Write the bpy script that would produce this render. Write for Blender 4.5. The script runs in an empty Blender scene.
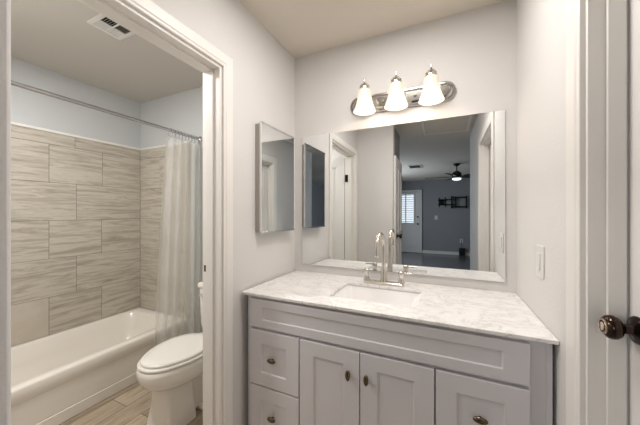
import bpy, bmesh, math, random
from mathutils import Vector, Matrix
random.seed(7)
S = bpy.context.scene
COL = S.collection
PI = math.pi

# ------------------------------------------------------------------ camera
cam_d = bpy.data.cameras.new('camera')
cam_d.sensor_width = 36.0
cam_d.lens = 269.0 / 640.0 * 36.0
cam_d.clip_start = 0.02
cam = bpy.data.objects.new('camera', cam_d)
cam.location = (0.997, -1.72, 1.306)
cam.rotation_euler = (PI / 2, 0, math.radians(24.75))
COL.objects.link(cam)
S.camera = cam

# ------------------------------------------------------------------ world and light
wd = bpy.data.worlds.new('daylight')
S.world = wd
wd.use_nodes = True
wd.node_tree.nodes['Background'].inputs[0].default_value = (0.70, 0.80, 1.0, 1)
wd.node_tree.nodes['Background'].inputs[1].default_value = 0.6


def area_light(name, loc, target, sx, sy, power, color):
    d = bpy.data.lights.new(name, 'AREA')
    d.shape = 'RECTANGLE'
    d.size, d.size_y = sx, sy
    d.energy = power
    d.color = color
    o = bpy.data.objects.new(name, d)
    o.location = loc
    o.rotation_euler = (Vector(target) - Vector(loc)).to_track_quat('-Z', 'Y').to_euler()
    COL.objects.link(o)
    return o


def point_light(name, loc, power, color, r=0.03):
    d = bpy.data.lights.new(name, 'POINT')
    d.energy = power
    d.color = color
    d.shadow_soft_size = r
    o = bpy.data.objects.new(name, d)
    o.location = loc
    COL.objects.link(o)
    return o


WARM = (1.0, 0.86, 0.72)
# daylight of the big room's side windows
area_light('bedroom_window_daylight', (-0.95, -5.2, 1.45), (1.0, -5.0, 1.2), 2.2, 1.5, 34, (0.82, 0.90, 1.0))
# ceiling lamp of the tub room, and an added fill light before the vanity
TUB_LAMP = area_light('tub_room_lamp_light', (-0.85, -1.24, 2.345), (-0.95, -1.0, 0.0), 0.20, 0.20, 11.5, (1.0, 0.975, 0.935))
VANITY_FILL = area_light('added_vanity_fill', (0.76, -0.70, 2.43), (0.76, -0.72, 0.0), 0.42, 0.24, 6.6, (1.0, 0.95, 0.91))

S.view_settings.view_transform = 'Standard'
S.view_settings.look = 'None'
S.view_settings.gamma = 1.0
S.view_settings.use_curve_mapping = False
S.view_settings.exposure = 0.98
S.cycles.max_bounces = 12
S.cycles.diffuse_bounces = 8
S.cycles.glossy_bounces = 8
S.cycles.transparent_max_bounces = 16
S.cycles.sample_clamp_indirect = 6


# ------------------------------------------------------------------ materials
def mat(name, color, rough=0.5, metal=0.0, spec=0.5):
    m = bpy.data.materials.new(name)
    m.use_nodes = True
    b = m.node_tree.nodes['Principled BSDF']
    b.inputs['Base Color'].default_value = (*color, 1)
    b.inputs['Roughness'].default_value = rough
    b.inputs['Metallic'].default_value = metal
    b.inputs['Specular IOR Level'].default_value = spec
    return m


def nd(m, t, **kw):
    n = m.node_tree.nodes.new(t)
    for k, v in kw.items():
        if k in n.inputs:
            n.inputs[k].default_value = v
        else:
            setattr(n, k, v)
    return n


def ln(m, a, b):
    m.node_tree.links.new(a, b)


def bsdf(m):
    return m.node_tree.nodes['Principled BSDF']


def coords(m, scale=(1, 1, 1), rot=(0, 0, 0)):
    t = nd(m, 'ShaderNodeTexCoord')
    g = nd(m, 'ShaderNodeNewGeometry')
    mp = nd(m, 'ShaderNodeMapping')
    mp.inputs['Scale'].default_value = scale
    mp.inputs['Rotation'].default_value = rot
    ln(m, g.outputs['Position'], mp.inputs['Vector'])
    return mp.outputs['Vector']


def bumpy(m, scale, strength, dist=0.002, detail=2.0):
    n = nd(m, 'ShaderNodeTexNoise')
    n.inputs['Scale'].default_value = scale
    n.inputs['Detail'].default_value = detail
    ln(m, coords(m), n.inputs['Vector'])
    b = nd(m, 'ShaderNodeBump')
    b.inputs['Strength'].default_value = strength
    b.inputs['Distance'].default_value = dist
    ln(m, n.outputs['Fac'], b.inputs['Height'])
    ln(m, b.outputs['Normal'], bsdf(m).inputs['Normal'])
    return m


def ramp(m, fac, stops):
    r = nd(m, 'ShaderNodeValToRGB')
    e = r.color_ramp.elements
    while len(e) < len(stops):
        e.new(0.5)
    for i, (p, c) in enumerate(stops):
        e[i].position = p
        e[i].color = (*c, 1)
    ln(m, fac, r.inputs['Fac'])
    return r.outputs['Color']


def mixc(m, fac, a, b, mode='MIX'):
    x = nd(m, 'ShaderNodeMix')
    x.data_type = 'RGBA'
    x.blend_type = mode
    for s, v in ((x.inputs[0], fac), (x.inputs[6], a), (x.inputs[7], b)):
        if hasattr(v, 'is_output'):
            ln(m, v, s)
        else:
            s.default_value = v if isinstance(v, float) else (*v, 1)
    return x.outputs[2]


M = {}
M['wall'] = bumpy(mat('orange_peel_wall_paint', (0.68, 0.665, 0.65), 0.75), 110, 0.22, 0.004)
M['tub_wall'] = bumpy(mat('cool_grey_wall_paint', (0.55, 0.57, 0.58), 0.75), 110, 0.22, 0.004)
M['tub_ceiling'] = bumpy(mat('grey_ceiling', (0.56, 0.53, 0.49), 0.85), 90, 0.25, 0.004)  # separate darker, greyer tone for the tub room ceiling
M['bedroom_wall'] = bumpy(mat('dimmed_blue_grey_wall', (0.30, 0.305, 0.315), 0.75), 110, 0.2, 0.004)  # wall grey darkened in the colour to stand for the unlit hall and bedroom
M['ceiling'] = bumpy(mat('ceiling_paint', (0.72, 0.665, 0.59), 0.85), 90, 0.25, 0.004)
M['trim'] = mat('white_trim_paint', (0.80, 0.775, 0.74), 0.42)
M['door'] = mat('white_door_paint', (0.78, 0.76, 0.74), 0.4)
M['vanity'] = mat('pale_grey_cabinet_paint', (0.67, 0.655, 0.685), 0.42)
M['porcelain'] = mat('white_porcelain', (0.84, 0.81, 0.76), 0.12)
M['basin'] = mat('white_basin_porcelain', (0.90, 0.89, 0.89), 0.15)
M['tub'] = mat('almond_white_tub_enamel', (0.84, 0.80, 0.74), 0.2)
M['nickel'] = mat('brushed_nickel', (0.66, 0.62, 0.56), 0.24, 1.0)
M['plate_nickel'] = mat('satin_nickel_plate', (0.50, 0.49, 0.47), 0.13, 1.0)
M['chrome'] = mat('chrome', (0.75, 0.75, 0.76), 0.12, 1.0)
M['rod'] = mat('grey_chrome_rod', (0.50, 0.50, 0.51), 0.16, 1.0)
M['bronze'] = mat('dark_oil_rubbed_bronze', (0.045, 0.028, 0.022), 0.16, 0.85)
M['copper'] = mat('worn_bronze_ring', (0.62, 0.50, 0.42), 0.22, 1.0)
M['brass'] = mat('antique_brass', (0.16, 0.125, 0.08), 0.25, 1.0)
M['mirror'] = mat('mirror_silver', (0.86, 0.88, 0.88), 0.008, 1.0)
M['mirror_edge'] = mat('mirror_glass_edge', (0.52, 0.54, 0.53), 0.15, 0.4)
M['black'] = mat('black_plastic', (0.012, 0.012, 0.013), 0.4)
M['black_metal'] = mat('black_powder_coat', (0.015, 0.015, 0.017), 0.35, 0.4)
M['plastic'] = mat('white_plastic', (0.76, 0.75, 0.73), 0.35)
M['duct_shade'] = mat('painted_duct_shade', (0.015, 0.015, 0.015), 0.9)  # near-black colour stands for the shade inside the ducts
M['rust'] = mat('rusty_strike_hole', (0.07, 0.025, 0.012), 0.8)
M['grout'] = mat('tile_grout', (0.17, 0.15, 0.125), 0.9)
M['metal_white'] = mat('white_enamelled_steel', (0.72, 0.71, 0.68), 0.35)
M['steel'] = mat('dull_cabinet_steel', (0.42, 0.39, 0.36), 0.35, 0.8)
M['hatch'] = bumpy(mat('warm_white_hatch_board', (0.72, 0.67, 0.58), 0.7), 60, 0.15)

# marble top
m = mat('white_marble', (0.8, 0.8, 0.8), 0.28)
n1 = nd(m, 'ShaderNodeTexNoise', Scale=5.5, Detail=9.0, Roughness=0.62, Distortion=1.4)
ln(m, coords(m, (1, 1.6, 1), (0, 0, 0.6)), n1.inputs['Vector'])
n2 = nd(m, 'ShaderNodeTexNoise', Scale=21.0, Detail=8.0, Roughness=0.7, Distortion=2.2)
ln(m, coords(m, (1, 1, 1)), n2.inputs['Vector'])
c1 = ramp(m, n1.outputs['Fac'], [(0.36, (0.90, 0.89, 0.88)), (0.475, (0.85, 0.84, 0.83)), (0.50, (0.66, 0.645, 0.635)),
                                 (0.525, (0.84, 0.83, 0.82)), (0.64, (0.90, 0.89, 0.88))])
c2 = ramp(m, n2.outputs['Fac'], [(0.30, (0.66, 0.63, 0.605)), (0.43, (0.93, 0.92, 0.91)), (1.0, (1, 1, 1))])
ln(m, mixc(m, 0.6, c1, c2, 'MULTIPLY'), bsdf(m).inputs['Base Color'])
M['marble'] = m

# travertine-look wall tile (veins run along the tile)
def travertine(name, c_dark, c_mid, c_light, sz):
    m = mat(name, c_mid, 0.38)
    at = nd(m, 'ShaderNodeAttribute', attribute_name='tile_shift')
    g = nd(m, 'ShaderNodeNewGeometry')
    v = nd(m, 'ShaderNodeVectorMath', operation='MULTIPLY_ADD')
    v.inputs[1].default_value = (2.6, 2.6, sz)
    cx = nd(m, 'ShaderNodeCombineXYZ')
    for i in range(3):
        ln(m, at.outputs['Fac'], cx.inputs[i])
    ln(m, g.outputs['Position'], v.inputs[0])
    ln(m, cx.outputs[0], v.inputs[2])
    n = nd(m, 'ShaderNodeTexNoise', Scale=1.0, Detail=8.0, Roughness=0.66, Distortion=1.1)
    ln(m, v.outputs[0], n.inputs['Vector'])
    c = ramp(m, n.outputs['Fac'], [(0.28, c_dark), (0.47, c_mid), (0.56, c_light), (0.75, c_mid)])
    ln(m, c, bsdf(m).inputs['Base Color'])
    return m


M['tile'] = travertine('grey_beige_travertine_tile', (0.30, 0.265, 0.22), (0.44, 0.40, 0.34), (0.55, 0.51, 0.445), 30.0)
M['tile_plain'] = travertine('plain_beige_tile', (0.50, 0.45, 0.38), (0.54, 0.49, 0.42), (0.57, 0.52, 0.45), 4.0)

# wood-look floor tile
def planks(name, ca, cb, grout, rough, rot):
    m = mat(name, ca, rough)
    vec = coords(m, (1, 1, 1), (0, 0, rot))
    br = nd(m, 'ShaderNodeTexBrick')
    br.offset = 0.37
    br.inputs['Scale'].default_value = 1.0
    br.inputs['Mortar Size'].default_value = 0.0022
    br.inputs['Brick Width'].default_value = 0.62
    br.inputs['Row Height'].default_value = 0.158
    br.inputs['Color1'].default_value = (*ca, 1)
    br.inputs['Color2'].default_value = (*cb, 1)
    br.inputs['Mortar'].default_value = (*grout, 1)
    ln(m, vec, br.inputs['Vector'])
    n = nd(m, 'ShaderNodeTexNoise', Scale=1.0, Detail=7.0, Roughness=0.65, Distortion=0.8)
    ln(m, coords(m, (34, 3.5, 1) if abs(rot) > 1 else (3.5, 34, 1)), n.inputs['Vector'])
    g = ramp(m, n.outputs['Fac'], [(0.3, (0.50, 0.46, 0.42)), (0.5, (0.95, 0.94, 0.93)), (0.7, (1.2, 1.18, 1.15))])
    ln(m, mixc(m, 1.0, br.outputs['Color'], g, 'MULTIPLY'), bsdf(m).inputs['Base Color'])
    return m


M['floor'] = planks('wood_look_floor_tile', (0.50, 0.42, 0.315), (0.33, 0.265, 0.195), (0.12, 0.10, 0.08), 0.4, PI / 2)
M['bedroom_floor'] = planks('dark_grey_plank_floor', (0.10, 0.105, 0.115), (0.15, 0.155, 0.165), (0.03, 0.03, 0.03), 0.22, 0.0)

# sheer curtain
m = bpy.data.materials.new('sheer_white_curtain')
m.use_nodes = True
nt = m.node_tree
nt.nodes.clear()
out = nd(m, 'ShaderNodeOutputMaterial')
tr = nd(m, 'ShaderNodeBsdfTransparent')
tr.inputs[0].default_value = (0.97, 0.97, 0.96, 1)
tl = nd(m, 'ShaderNodeBsdfTranslucent')
tl.inputs[0].default_value = (0.92, 0.92, 0.91, 1)
df = nd(m, 'ShaderNodeBsdfDiffuse')
df.inputs[0].default_value = (0.92, 0.92, 0.91, 1)
a1 = nd(m, 'ShaderNodeMixShader')
a1.inputs[0].default_value = 0.5
a2 = nd(m, 'ShaderNodeMixShader')
a2.inputs[0].default_value = 0.34
ln(m, tl.outputs[0], a1.inputs[1]); ln(m, df.outputs[0], a1.inputs[2])
ln(m, tr.outputs[0], a2.inputs[1]); ln(m, a1.outputs[0], a2.inputs[2])
ln(m, a2.outputs[0], out.inputs[0])
M['sheer'] = m

# frosted glass shade of a lit lamp
m = mat('lit_frosted_glass', (0.66, 0.62, 0.56), 0.35)
bsdf(m).inputs['Emission Color'].default_value = (1.0, 0.90, 0.76, 1)
bsdf(m).inputs['Emission Strength'].default_value = 0.08
tl = nd(m, 'ShaderNodeBsdfTranslucent')
tl.inputs[0].default_value = (0.95, 0.92, 0.86, 1)
mx = nd(m, 'ShaderNodeMixShader')
mx.inputs[0].default_value = 0.30
ln(m, bsdf(m).outputs[0], mx.inputs[1]); ln(m, tl.outputs[0], mx.inputs[2])
ln(m, mx.outputs[0], m.node_tree.nodes['Material Output'].inputs[0])
M['shade'] = m


def glow(name, color, strength):
    m = mat(name, (0.8, 0.8, 0.8), 0.4)
    bsdf(m).inputs['Emission Color'].default_value = (*color, 1)
    bsdf(m).inputs['Emission Strength'].default_value = strength
    return m


M['bulb'] = glow('lit_bulb', (1.0, 0.90, 0.76), 1.3)
M['window_glow'] = glow('daylit_window_pane', (0.80, 0.90, 1.0), 0.5)
M['fan_glow'] = glow('lit_fan_bowl', (0.86, 0.93, 1.0), 0.7)
M['lamp_glow'] = glow('unseen_lamp_glow', (1.0, 0.97, 0.92), 0.4)


# ------------------------------------------------------------------ mesh helpers
def B():
    return bmesh.new()


def box(bm, x0, x1, y0, y1, z0, z1, mi=0):
    x0, x1 = min(x0, x1), max(x0, x1)
    y0, y1 = min(y0, y1), max(y0, y1)
    z0, z1 = min(z0, z1), max(z0, z1)
    v = [bm.verts.new(p) for p in ((x0, y0, z0), (x1, y0, z0), (x1, y1, z0), (x0, y1, z0),
                                   (x0, y0, z1), (x1, y0, z1), (x1, y1, z1), (x0, y1, z1))]
    fs = []
    for q in ((3, 2, 1, 0), (4, 5, 6, 7), (0, 1, 5, 4), (1, 2, 6, 5), (2, 3, 7, 6), (3, 0, 4, 7)):
        f = bm.faces.new([v[i] for i in q])
        f.material_index = mi
        fs.append(f)
    return fs


def loft(bm, loops, cap0=True, cap1=True, closed=True):
    rows = [[bm.verts.new(p) for p in L] for L in loops]
    n = len(rows[0])
    for a, b in zip(rows, rows[1:]):
        for i in range(n if closed else n - 1):
            j = (i + 1) % n
            bm.faces.new((a[i], a[j], b[j], b[i]))
    if cap0:
        bm.faces.new(list(reversed(rows[0])))
    if cap1:
        bm.faces.new(rows[-1])
    return rows


def lathe(bm, prof, seg=28, origin=(0, 0, 0), axis='z', cap0=True, cap1=True):
    """prof: (radius, height) along the axis"""
    o = Vector(origin)
    loops = []
    for r, h in prof:
        L = []
        for i in range(seg):
            a = 2 * PI * i / seg
            p = Vector((r * math.cos(a), r * math.sin(a), h))
            if axis == '-x':
                p = Vector((-p.z, p.x, p.y))
            elif axis == '-y':
                p = Vector((p.x, -p.z, p.y))
            elif axis == 'y':
                p = Vector((p.x, p.z, p.y))
            elif axis == 'x':
                p = Vector((p.z, p.x, p.y))
            L.append(o + p)
        loops.append(L)
    loft(bm, loops, cap0, cap1)


def tube(bm, pts, r, seg=12, cap=True):
    pts = [Vector(p) for p in pts]
    rs = r if isinstance(r, (list, tuple)) else [r] * len(pts)
    t0 = (pts[1] - pts[0]).normalized()
    up = Vector((0, 0, 1)) if abs(t0.z) < 0.9 else Vector((1, 0, 0))
    nrm = (up - t0 * up.dot(t0)).normalized()
    loops = []
    for i, p in enumerate(pts):
        if i == 0:
            t = pts[1] - pts[0]
        elif i == len(pts) - 1:
            t = pts[-1] - pts[-2]
        else:
            t = (pts[i + 1] - pts[i]).normalized() + (pts[i] - pts[i - 1]).normalized()
        t.normalize()
        nrm = (nrm - t * nrm.dot(t)).normalized()
        bi = t.cross(nrm)
        loops.append([p + (nrm * math.cos(2 * PI * k / seg) + bi * math.sin(2 * PI * k / seg)) * rs[i] for k in range(seg)])
    loft(bm, loops, cap, cap)


def rrect(x0, x1, y0, y1, r, z, n=5):
    P = []
    for cx, cy, a0 in ((x1 - r, y1 - r, 0), (x0 + r, y1 - r, PI / 2), (x0 + r, y0 + r, PI), (x1 - r, y0 + r, 1.5 * PI)):
        for k in range(n + 1):
            a = a0 + PI / 2 * k / n
            P.append((cx + r * math.cos(a), cy + r * math.sin(a), z))
    return P


def obj(name, bm, material, parent=None, origin=None, bevel=0.0, smooth=35, label=None, seg=2):
    """one mesh object; vertices are given in world space, origin is the thing's base point"""
    o_ = Vector(origin) if origin is not None else (Vector(parent['_o']) if parent is not None else Vector((0, 0, 0)))
    bmesh.ops.recalc_face_normals(bm, faces=bm.faces[:])
    bmesh.ops.translate(bm, verts=bm.verts[:], vec=-o_)
    me = bpy.data.meshes.new(name)
    bm.to_mesh(me)
    bm.free()
    for mm in (material if isinstance(material, (list, tuple)) else [material]):
        me.materials.append(mm)
    if smooth:
        me.polygons.foreach_set('use_smooth', [True] * len(me.polygons))
        me.set_sharp_from_angle(angle=math.radians(smooth))
    o = bpy.data.objects.new(name, me)
    COL.objects.link(o)
    ORG[o.name] = o_
    if parent is not None:
        o.parent = parent
        o['_o'] = list(parent['_o'])
    else:
        o.location = o_
        o['_o'] = list(o_)
    if bevel:
        b = o.modifiers.new('bevel', 'BEVEL')
        b.width = bevel
        b.segments = seg
        b.limit_method = 'ANGLE'
        b.angle_limit = math.radians(40)
    if label:
        o['label'] = label
    return o


ORG = {}


def tag(o, label, cat, group=None, kind=None):
    o['label'] = label
    o['category'] = cat
    if group:
        o['group'] = group
    if kind:
        o['kind'] = kind
    return o


def thing(name, label, cat, loc, group=None, kind=None):
    o = bpy.data.objects.new(name, None)
    o.empty_display_size = 0.05
    COL.objects.link(o)
    o.location = loc
    o['_o'] = list(loc)
    return tag(o, label, cat, group, kind)


def struct(name, bm, material, label, cat, bevel=0.0, parent=None, smooth=35):
    o = obj(name, bm, material, parent, bevel=bevel, smooth=smooth)
    return tag(o, label, cat, kind='structure')


# ------------------------------------------------------------------ plan of the place (metres)
CEIL = 2.44
TX = -1.862          # long tub wall
LW = 0.115           # partition thickness
W = 1.344            # right wall
FY = -1.557          # front wall
FX = 0.445           # end of the front wall
HALL_L = -2.36
HALL_R = -2.80
FAR = -8.0
BX0, BX1 = -1.0, 3.4
EY = 0.035             # end wall of the tub room
DL0, DL1 = -1.482, -0.712   # doorway of the tub room
DR0, DR1 = -1.545, -0.759   # closet doorway in the right wall
DH = 2.032

# ------------------------------------------------------------------ room shell
bm = B(); box(bm, TX - 0.1, W + 0.25, -1.63, 0.135, -0.08, 0)
struct('floor', bm, M['floor'], 'beige wood look tile floor of the bathroom', 'floor')
bm = B(); box(bm, BX0 - 0.1, BX1 + 0.1, FAR - 0.1, -1.631, -0.08, 0)
struct('floor_bedroom', bm, M['bedroom_floor'], 'dark grey plank floor reflected in the big mirror', 'floor')
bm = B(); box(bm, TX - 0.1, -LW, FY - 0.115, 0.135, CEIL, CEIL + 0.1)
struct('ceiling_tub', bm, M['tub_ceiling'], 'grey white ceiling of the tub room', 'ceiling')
bm = B(); box(bm, -LW, BX1 + 0.1, FY - 0.115, 0.135, CEIL, CEIL + 0.1); box(bm, TX - 0.1, BX1 + 0.1, FAR - 0.1, FY - 0.115, CEIL, CEIL + 0.1)
struct('ceiling', bm, M['ceiling'], 'pale tan textured ceiling over the vanity and hall', 'ceiling')
bm = B(); box(bm, -LW, W + 0.25, 0, 0.135, 0, CEIL)
struct('wall_back', bm, M['wall'], 'textured pale grey wall behind the vanity and its mirror', 'wall')
bm = B(); box(bm, TX - 0.1, -LW, EY, 0.135, 0, CEIL)
struct('wall_end', bm, M['tub_wall'], 'painted end wall of the tub room behind the toilet and curtain', 'wall')
bm = B(); box(bm, TX - 0.1, TX, FY - 0.1, EY, 0, CEIL)
struct('wall_tub', bm, M['tub_wall'], 'painted wall above the long row of tub tiles', 'wall')
bm = B()
box(bm, -LW, 0, DL1, 0, 0, CEIL)
box(bm, -LW, 0, FY, DL0, 0, CEIL)
box(bm, -LW, 0, DL0, DL1, DH, CEIL)
struct('wall_left', bm, M['wall'], 'pale wall with the medicine cabinet and the tub room doorway', 'wall')
bm = B()
box(bm, W, W + 0.115, DR1, 0, 0, CEIL)
box(bm, W, W + 0.115, HALL_R, DR0, 0, CEIL)
box(bm, W, W + 0.115, DR0, DR1, DH, CEIL)
struct('wall_right', bm, M['wall'], 'pale wall with the light switch beside the vanity', 'wall')
bm = B(); box(bm, TX, FX, FY - 0.115, FY, 0, CEIL)
struct('wall_front', bm, M['wall'], 'plain wall opposite the big mirror ending at the hall opening', 'wall', bevel=0.006)
bm = B(); box(bm, 0.30, 0.405, HALL_L, FY - 0.115, 0, CEIL)
struct('wall_hall', bm, M['bedroom_wall'], 'short hall wall behind the open white door', 'wall')
bm = B()
box(bm, BX0 - 0.1, 0.30, HALL_L, HALL_L + 0.1, 0, CEIL)
struct('wall_bedroom_left', bm, M['bedroom_wall'], 'bedroom wall left of the hall passage', 'wall')
bm = B(); box(bm, W + 0.115, BX1 + 0.1, HALL_R, HALL_R + 0.1, 0, CEIL)
struct('wall_bedroom_right', bm, M['bedroom_wall'], 'bedroom wall right of the hall passage', 'wall')
bm = B(); box(bm, BX0 - 0.1, BX1 + 0.1, FAR - 0.1, FAR, 0, CEIL)
struct('wall_bedroom_far', bm, M['bedroom_wall'], 'darkened far wall with exterior door and television bracket', 'wall')
bm = B(); box(bm, BX0 - 0.1, BX0, FAR, HALL_L, 0, CEIL)
struct('wall_bedroom_window', bm, M['bedroom_wall'], 'bedroom side wall on the window side', 'wall')
bm = B(); box(bm, BX1, BX1 + 0.1, FAR, HALL_R, 0, CEIL)
struct('wall_bedroom_end', bm, M['bedroom_wall'], 'bedroom side wall beyond the ceiling fan', 'wall')
bm = B()
box(bm, W + 0.62, W + 0.68, HALL_R + 0.1, 0, 0, CEIL)
struct('wall_closet', bm, M['wall'], 'rear wall of the closet behind the knobbed door', 'wall')
bm = B(); box(bm, 0.32, W, FAR, FAR + 0.014, 0, 0.10); box(bm, W, BX1, FAR, FAR + 0.014, 0, 0.10)
struct('baseboard_far', bm, M['trim'], 'white baseboard along the darkened far wall', 'baseboard', bevel=0.004)
bm = B(); box(bm, -LW - 0.012, -LW, DL1 + 0.062, EY, 0, 0.08)
struct('baseboard_tub_room', bm, M['trim'], 'white baseboard in the tub room behind the partition', 'baseboard', bevel=0.003)


# door casings: a flat board with a raised outer band, mitred round three sides
def casing_x(bm, xw, sgn, y0, y1, ztop, w):
    """casing on a wall plane x = xw, protruding to sgn, round an opening y0..y1"""
    def prof(d):          # stations across the casing from the opening outwards: (offset, thickness)
        return [(0.0, 0.0), (0.0, 0.011), (0.003, 0.013), (w * 0.18, 0.013), (w * 0.26, 0.016), (w - 0.005, 0.017), (w, 0.013), (w, 0.0)]
    loops = []
    for (cy, cz, dy, dz) in ((y0, 0.0, -1, 0), (y0, ztop, -1, 1), (y1, ztop, 1, 1), (y1, 0.0, 1, 0)):
        loops.append([(xw + sgn * t, cy + dy * o, cz + dz * o) for o, t in prof(0)])
    rows = [[bm.verts.new(p) for p in L] for L in loops]
    n = len(rows[0])
    for a, b in zip(rows, rows[1:]):
        for i in range(n):
            j = (i + 1) % n
            bm.faces.new((a[i], a[j], b[j], b[i]))
    bm.faces.new(rows[0]); bm.faces.new(list(reversed(rows[-1])))


bm = B(); casing_x(bm, 0.0, 1, DL0 + 0.004, DL1 - 0.004, DH - 0.004, 0.062)
struct('trim_1', bm, M['trim'], 'white casing round the tub room doorway', 'door casing', smooth=20)
bm = B(); casing_x(bm, -LW, -1, DL0 + 0.004, DL1 - 0.004, DH - 0.004, 0.062)
struct('trim_2', bm, M['trim'], 'white casing on the tub side of the doorway', 'door casing', smooth=20)
bm = B()
JT = 0.018
box(bm, -LW, 0, DL1 - JT, DL1, 0, DH); box(bm, -LW, 0, DL0, DL0 + JT, 0, DH); box(bm, -LW, 0, DL0 + JT, DL1 - JT, DH - JT, DH)
box(bm, -0.078, -0.040, DL1 - JT - 0.011, DL1 - JT, 0, DH - JT)
box(bm, -0.078, -0.040, DL0 + JT, DL0 + JT + 0.011, 0, DH - JT)
box(bm, -0.078, -0.040, DL0 + JT + 0.011, DL1 - JT - 0.011, DH - JT - 0.011, DH - JT)
jamb1 = struct('trim_3', bm, M['trim'], 'white jamb and stop lining the tub room doorway', 'door jamb', bevel=0.0015)
bm = B(); box(bm, -0.104, -0.093, DL1 - JT - 0.0012, DL1 - JT + 0.004, 1.008, 1.040)
obj('strike_hole', bm, M['rust'], jamb1, label='rusty brown strike hole')
bm = B(); casing_x(bm, W, -1, DR0 + 0.004, DR1 - 0.0, DH - 0.004, 0.080)
struct('trim_4', bm, M['trim'], 'white casing round the closet door beside the vanity', 'door casing', smooth=20)
bm = B()
box(bm, W, W + 0.115, DR1 - 0.012, DR1, 0, DH); box(bm, W, W + 0.115, DR0, DR0 + 0.012, 0, DH)
box(bm, W, W + 0.115, DR0 + 0.012, DR1 - 0.012, DH - 0.012, DH)
box(bm, W + 0.036, W + 0.072, DR1 - 0.022, DR1 - 0.012, 0, DH - 0.012)
box(bm, W + 0.036, W + 0.072, DR0 + 0.012, DR0 + 0.022, 0, DH - 0.012)
box(bm, W + 0.036, W + 0.072, DR0 + 0.022, DR1 - 0.022, DH - 0.022, DH - 0.012)
struct('trim_5', bm, M['trim'], 'grey shaded jamb beside the closet door with the bronze knob', 'door jamb', bevel=0.0015)


# doors: stiles, rails and thinner panels; local frame: u along the width, t across, z up
def door_mesh(w, h, th, z0=0.012):
    bm = B()
    s, r = 0.11, 0.12
    rows = [(z0, z0 + 0.2), (z0 + 0.93, z0 + 1.06), (h - r, h)]
    box(bm, 0, s, 0, th, z0, h); box(bm, w - s, w, 0, th, z0, h); box(bm, w / 2 - 0.05, w / 2 + 0.05, 0, th, z0, h)
    for a, b in rows:
        box(bm, s, w / 2 - 0.05, 0, th, a, b); box(bm, w / 2 + 0.05, w - s, 0, th, a, b)
    for (u0, u1) in ((s, w / 2 - 0.05), (w / 2 + 0.05, w - s)):
        for (a, b) in ((rows[0][1], rows[1][0]), (rows[1][1], rows[2][0])):
            box(bm, u0, u1, 0.009, th - 0.009, a, b)
            box(bm, u0 + 0.03, u1 - 0.03, 0.004, th - 0.004, a + 0.03, b - 0.03)
    return bm


def xf(bm, loc, ang):
    bmesh.ops.transform(bm, matrix=Matrix.Translation(loc) @ Matrix.Rotation(ang, 4, 'Z'), verts=bm.verts[:])
    return bm


def knob_bm(axis, o):
    bm = B()
    lathe(bm, [(0.0, 0), (0.033, 0.0), (0.033, 0.004), (0.030, 0.008), (0.016, 0.011), (0.0125, 0.014), (0.0115, 0.026),
               (0.015, 0.030), (0.024, 0.035), (0.0285, 0.043), (0.029, 0.050), (0.026, 0.058), (0.020, 0.063), (0.0, 0.064)], 32, o, axis)
    return bm


# door into the tub room, folded back inside it
d1 = struct('door_1', xf(door_mesh(0.66, 2.01, 0.035), (-LW - 0.022, DL0 + JT - 0.024, 0), PI - 0.06), M['door'],
            'white tub room door swung open, seen in the mirror', 'door', bevel=0.002)
for hz in (0.25, 1.74):
    bm = B()
    tube(bm, [(-LW + 0.001, DL0 + JT + 0.007, hz - 0.045), (-LW + 0.001, DL0 + JT + 0.007, hz + 0.045)], 0.007)
    box(bm, -LW + 0.004, -LW + 0.034, DL0 + JT, DL0 + JT + 0.002, hz - 0.045, hz + 0.045)
    obj('hinge', bm, M['black_metal'], d1, label='black steel hinge')
# closed closet door
CD = W + 0.078
d2 = struct('door_2', xf(door_mesh(DR1 - DR0 - 0.030, 2.012, 0.035), (CD + 0.035, DR0 + 0.015, 0), PI / 2), M['door'],
            'closed white closet door with the dark bronze knob', 'door', bevel=0.002)
KO = (CD, -0.812, 1.022)
kb = obj('door_knob', knob_bm('-x', KO), M['bronze'], d2, label='dark bronze door knob')
bm = B()
lathe(bm, [(0, 0.0638), (0.009, 0.0642), (0.0105, 0.0655), (0.009, 0.0668), (0, 0.0672)], 28, KO, '-x')
kd = obj('knob_button', bm, M['copper'], kb, label='worn copper button on the knob face')
bm = B()
lathe(bm, [(0.0145, 0.0630), (0.0145, 0.0655), (0.0165, 0.0662), (0.0185, 0.0648), (0.0190, 0.0625)], 28, KO, '-x', False, False)
obj('knob_ring', bm, M['copper'], kb, label='worn copper ring on the knob face')
# open white door in the hall
d3 = struct('door_3', xf(door_mesh(0.66, 2.01, 0.034), (0.414, -2.29, 0), PI / 2 - 0.030), M['door'],
            'open white door in the dim hall, seen in the mirror', 'door', bevel=0.002)
d3.data.transform(Matrix.Translation((0.034, 0, 0)))
kx = 0.414 + 0.034 + 0.60 * math.sin(0.030)
obj('door_knob', knob_bm('x', (kx + 0.001, -2.29 + 0.59, 1.03)), M['black_metal'], d3, label='black door knob')
for hz in (0.25, 1.02, 1.80):
    bm = B()
    box(bm, 0.4455, 0.453, -2.302, -2.262, hz - 0.045, hz + 0.045)
    obj('hinge', bm, M['black_metal'], d3, label='black steel hinge')

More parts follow.
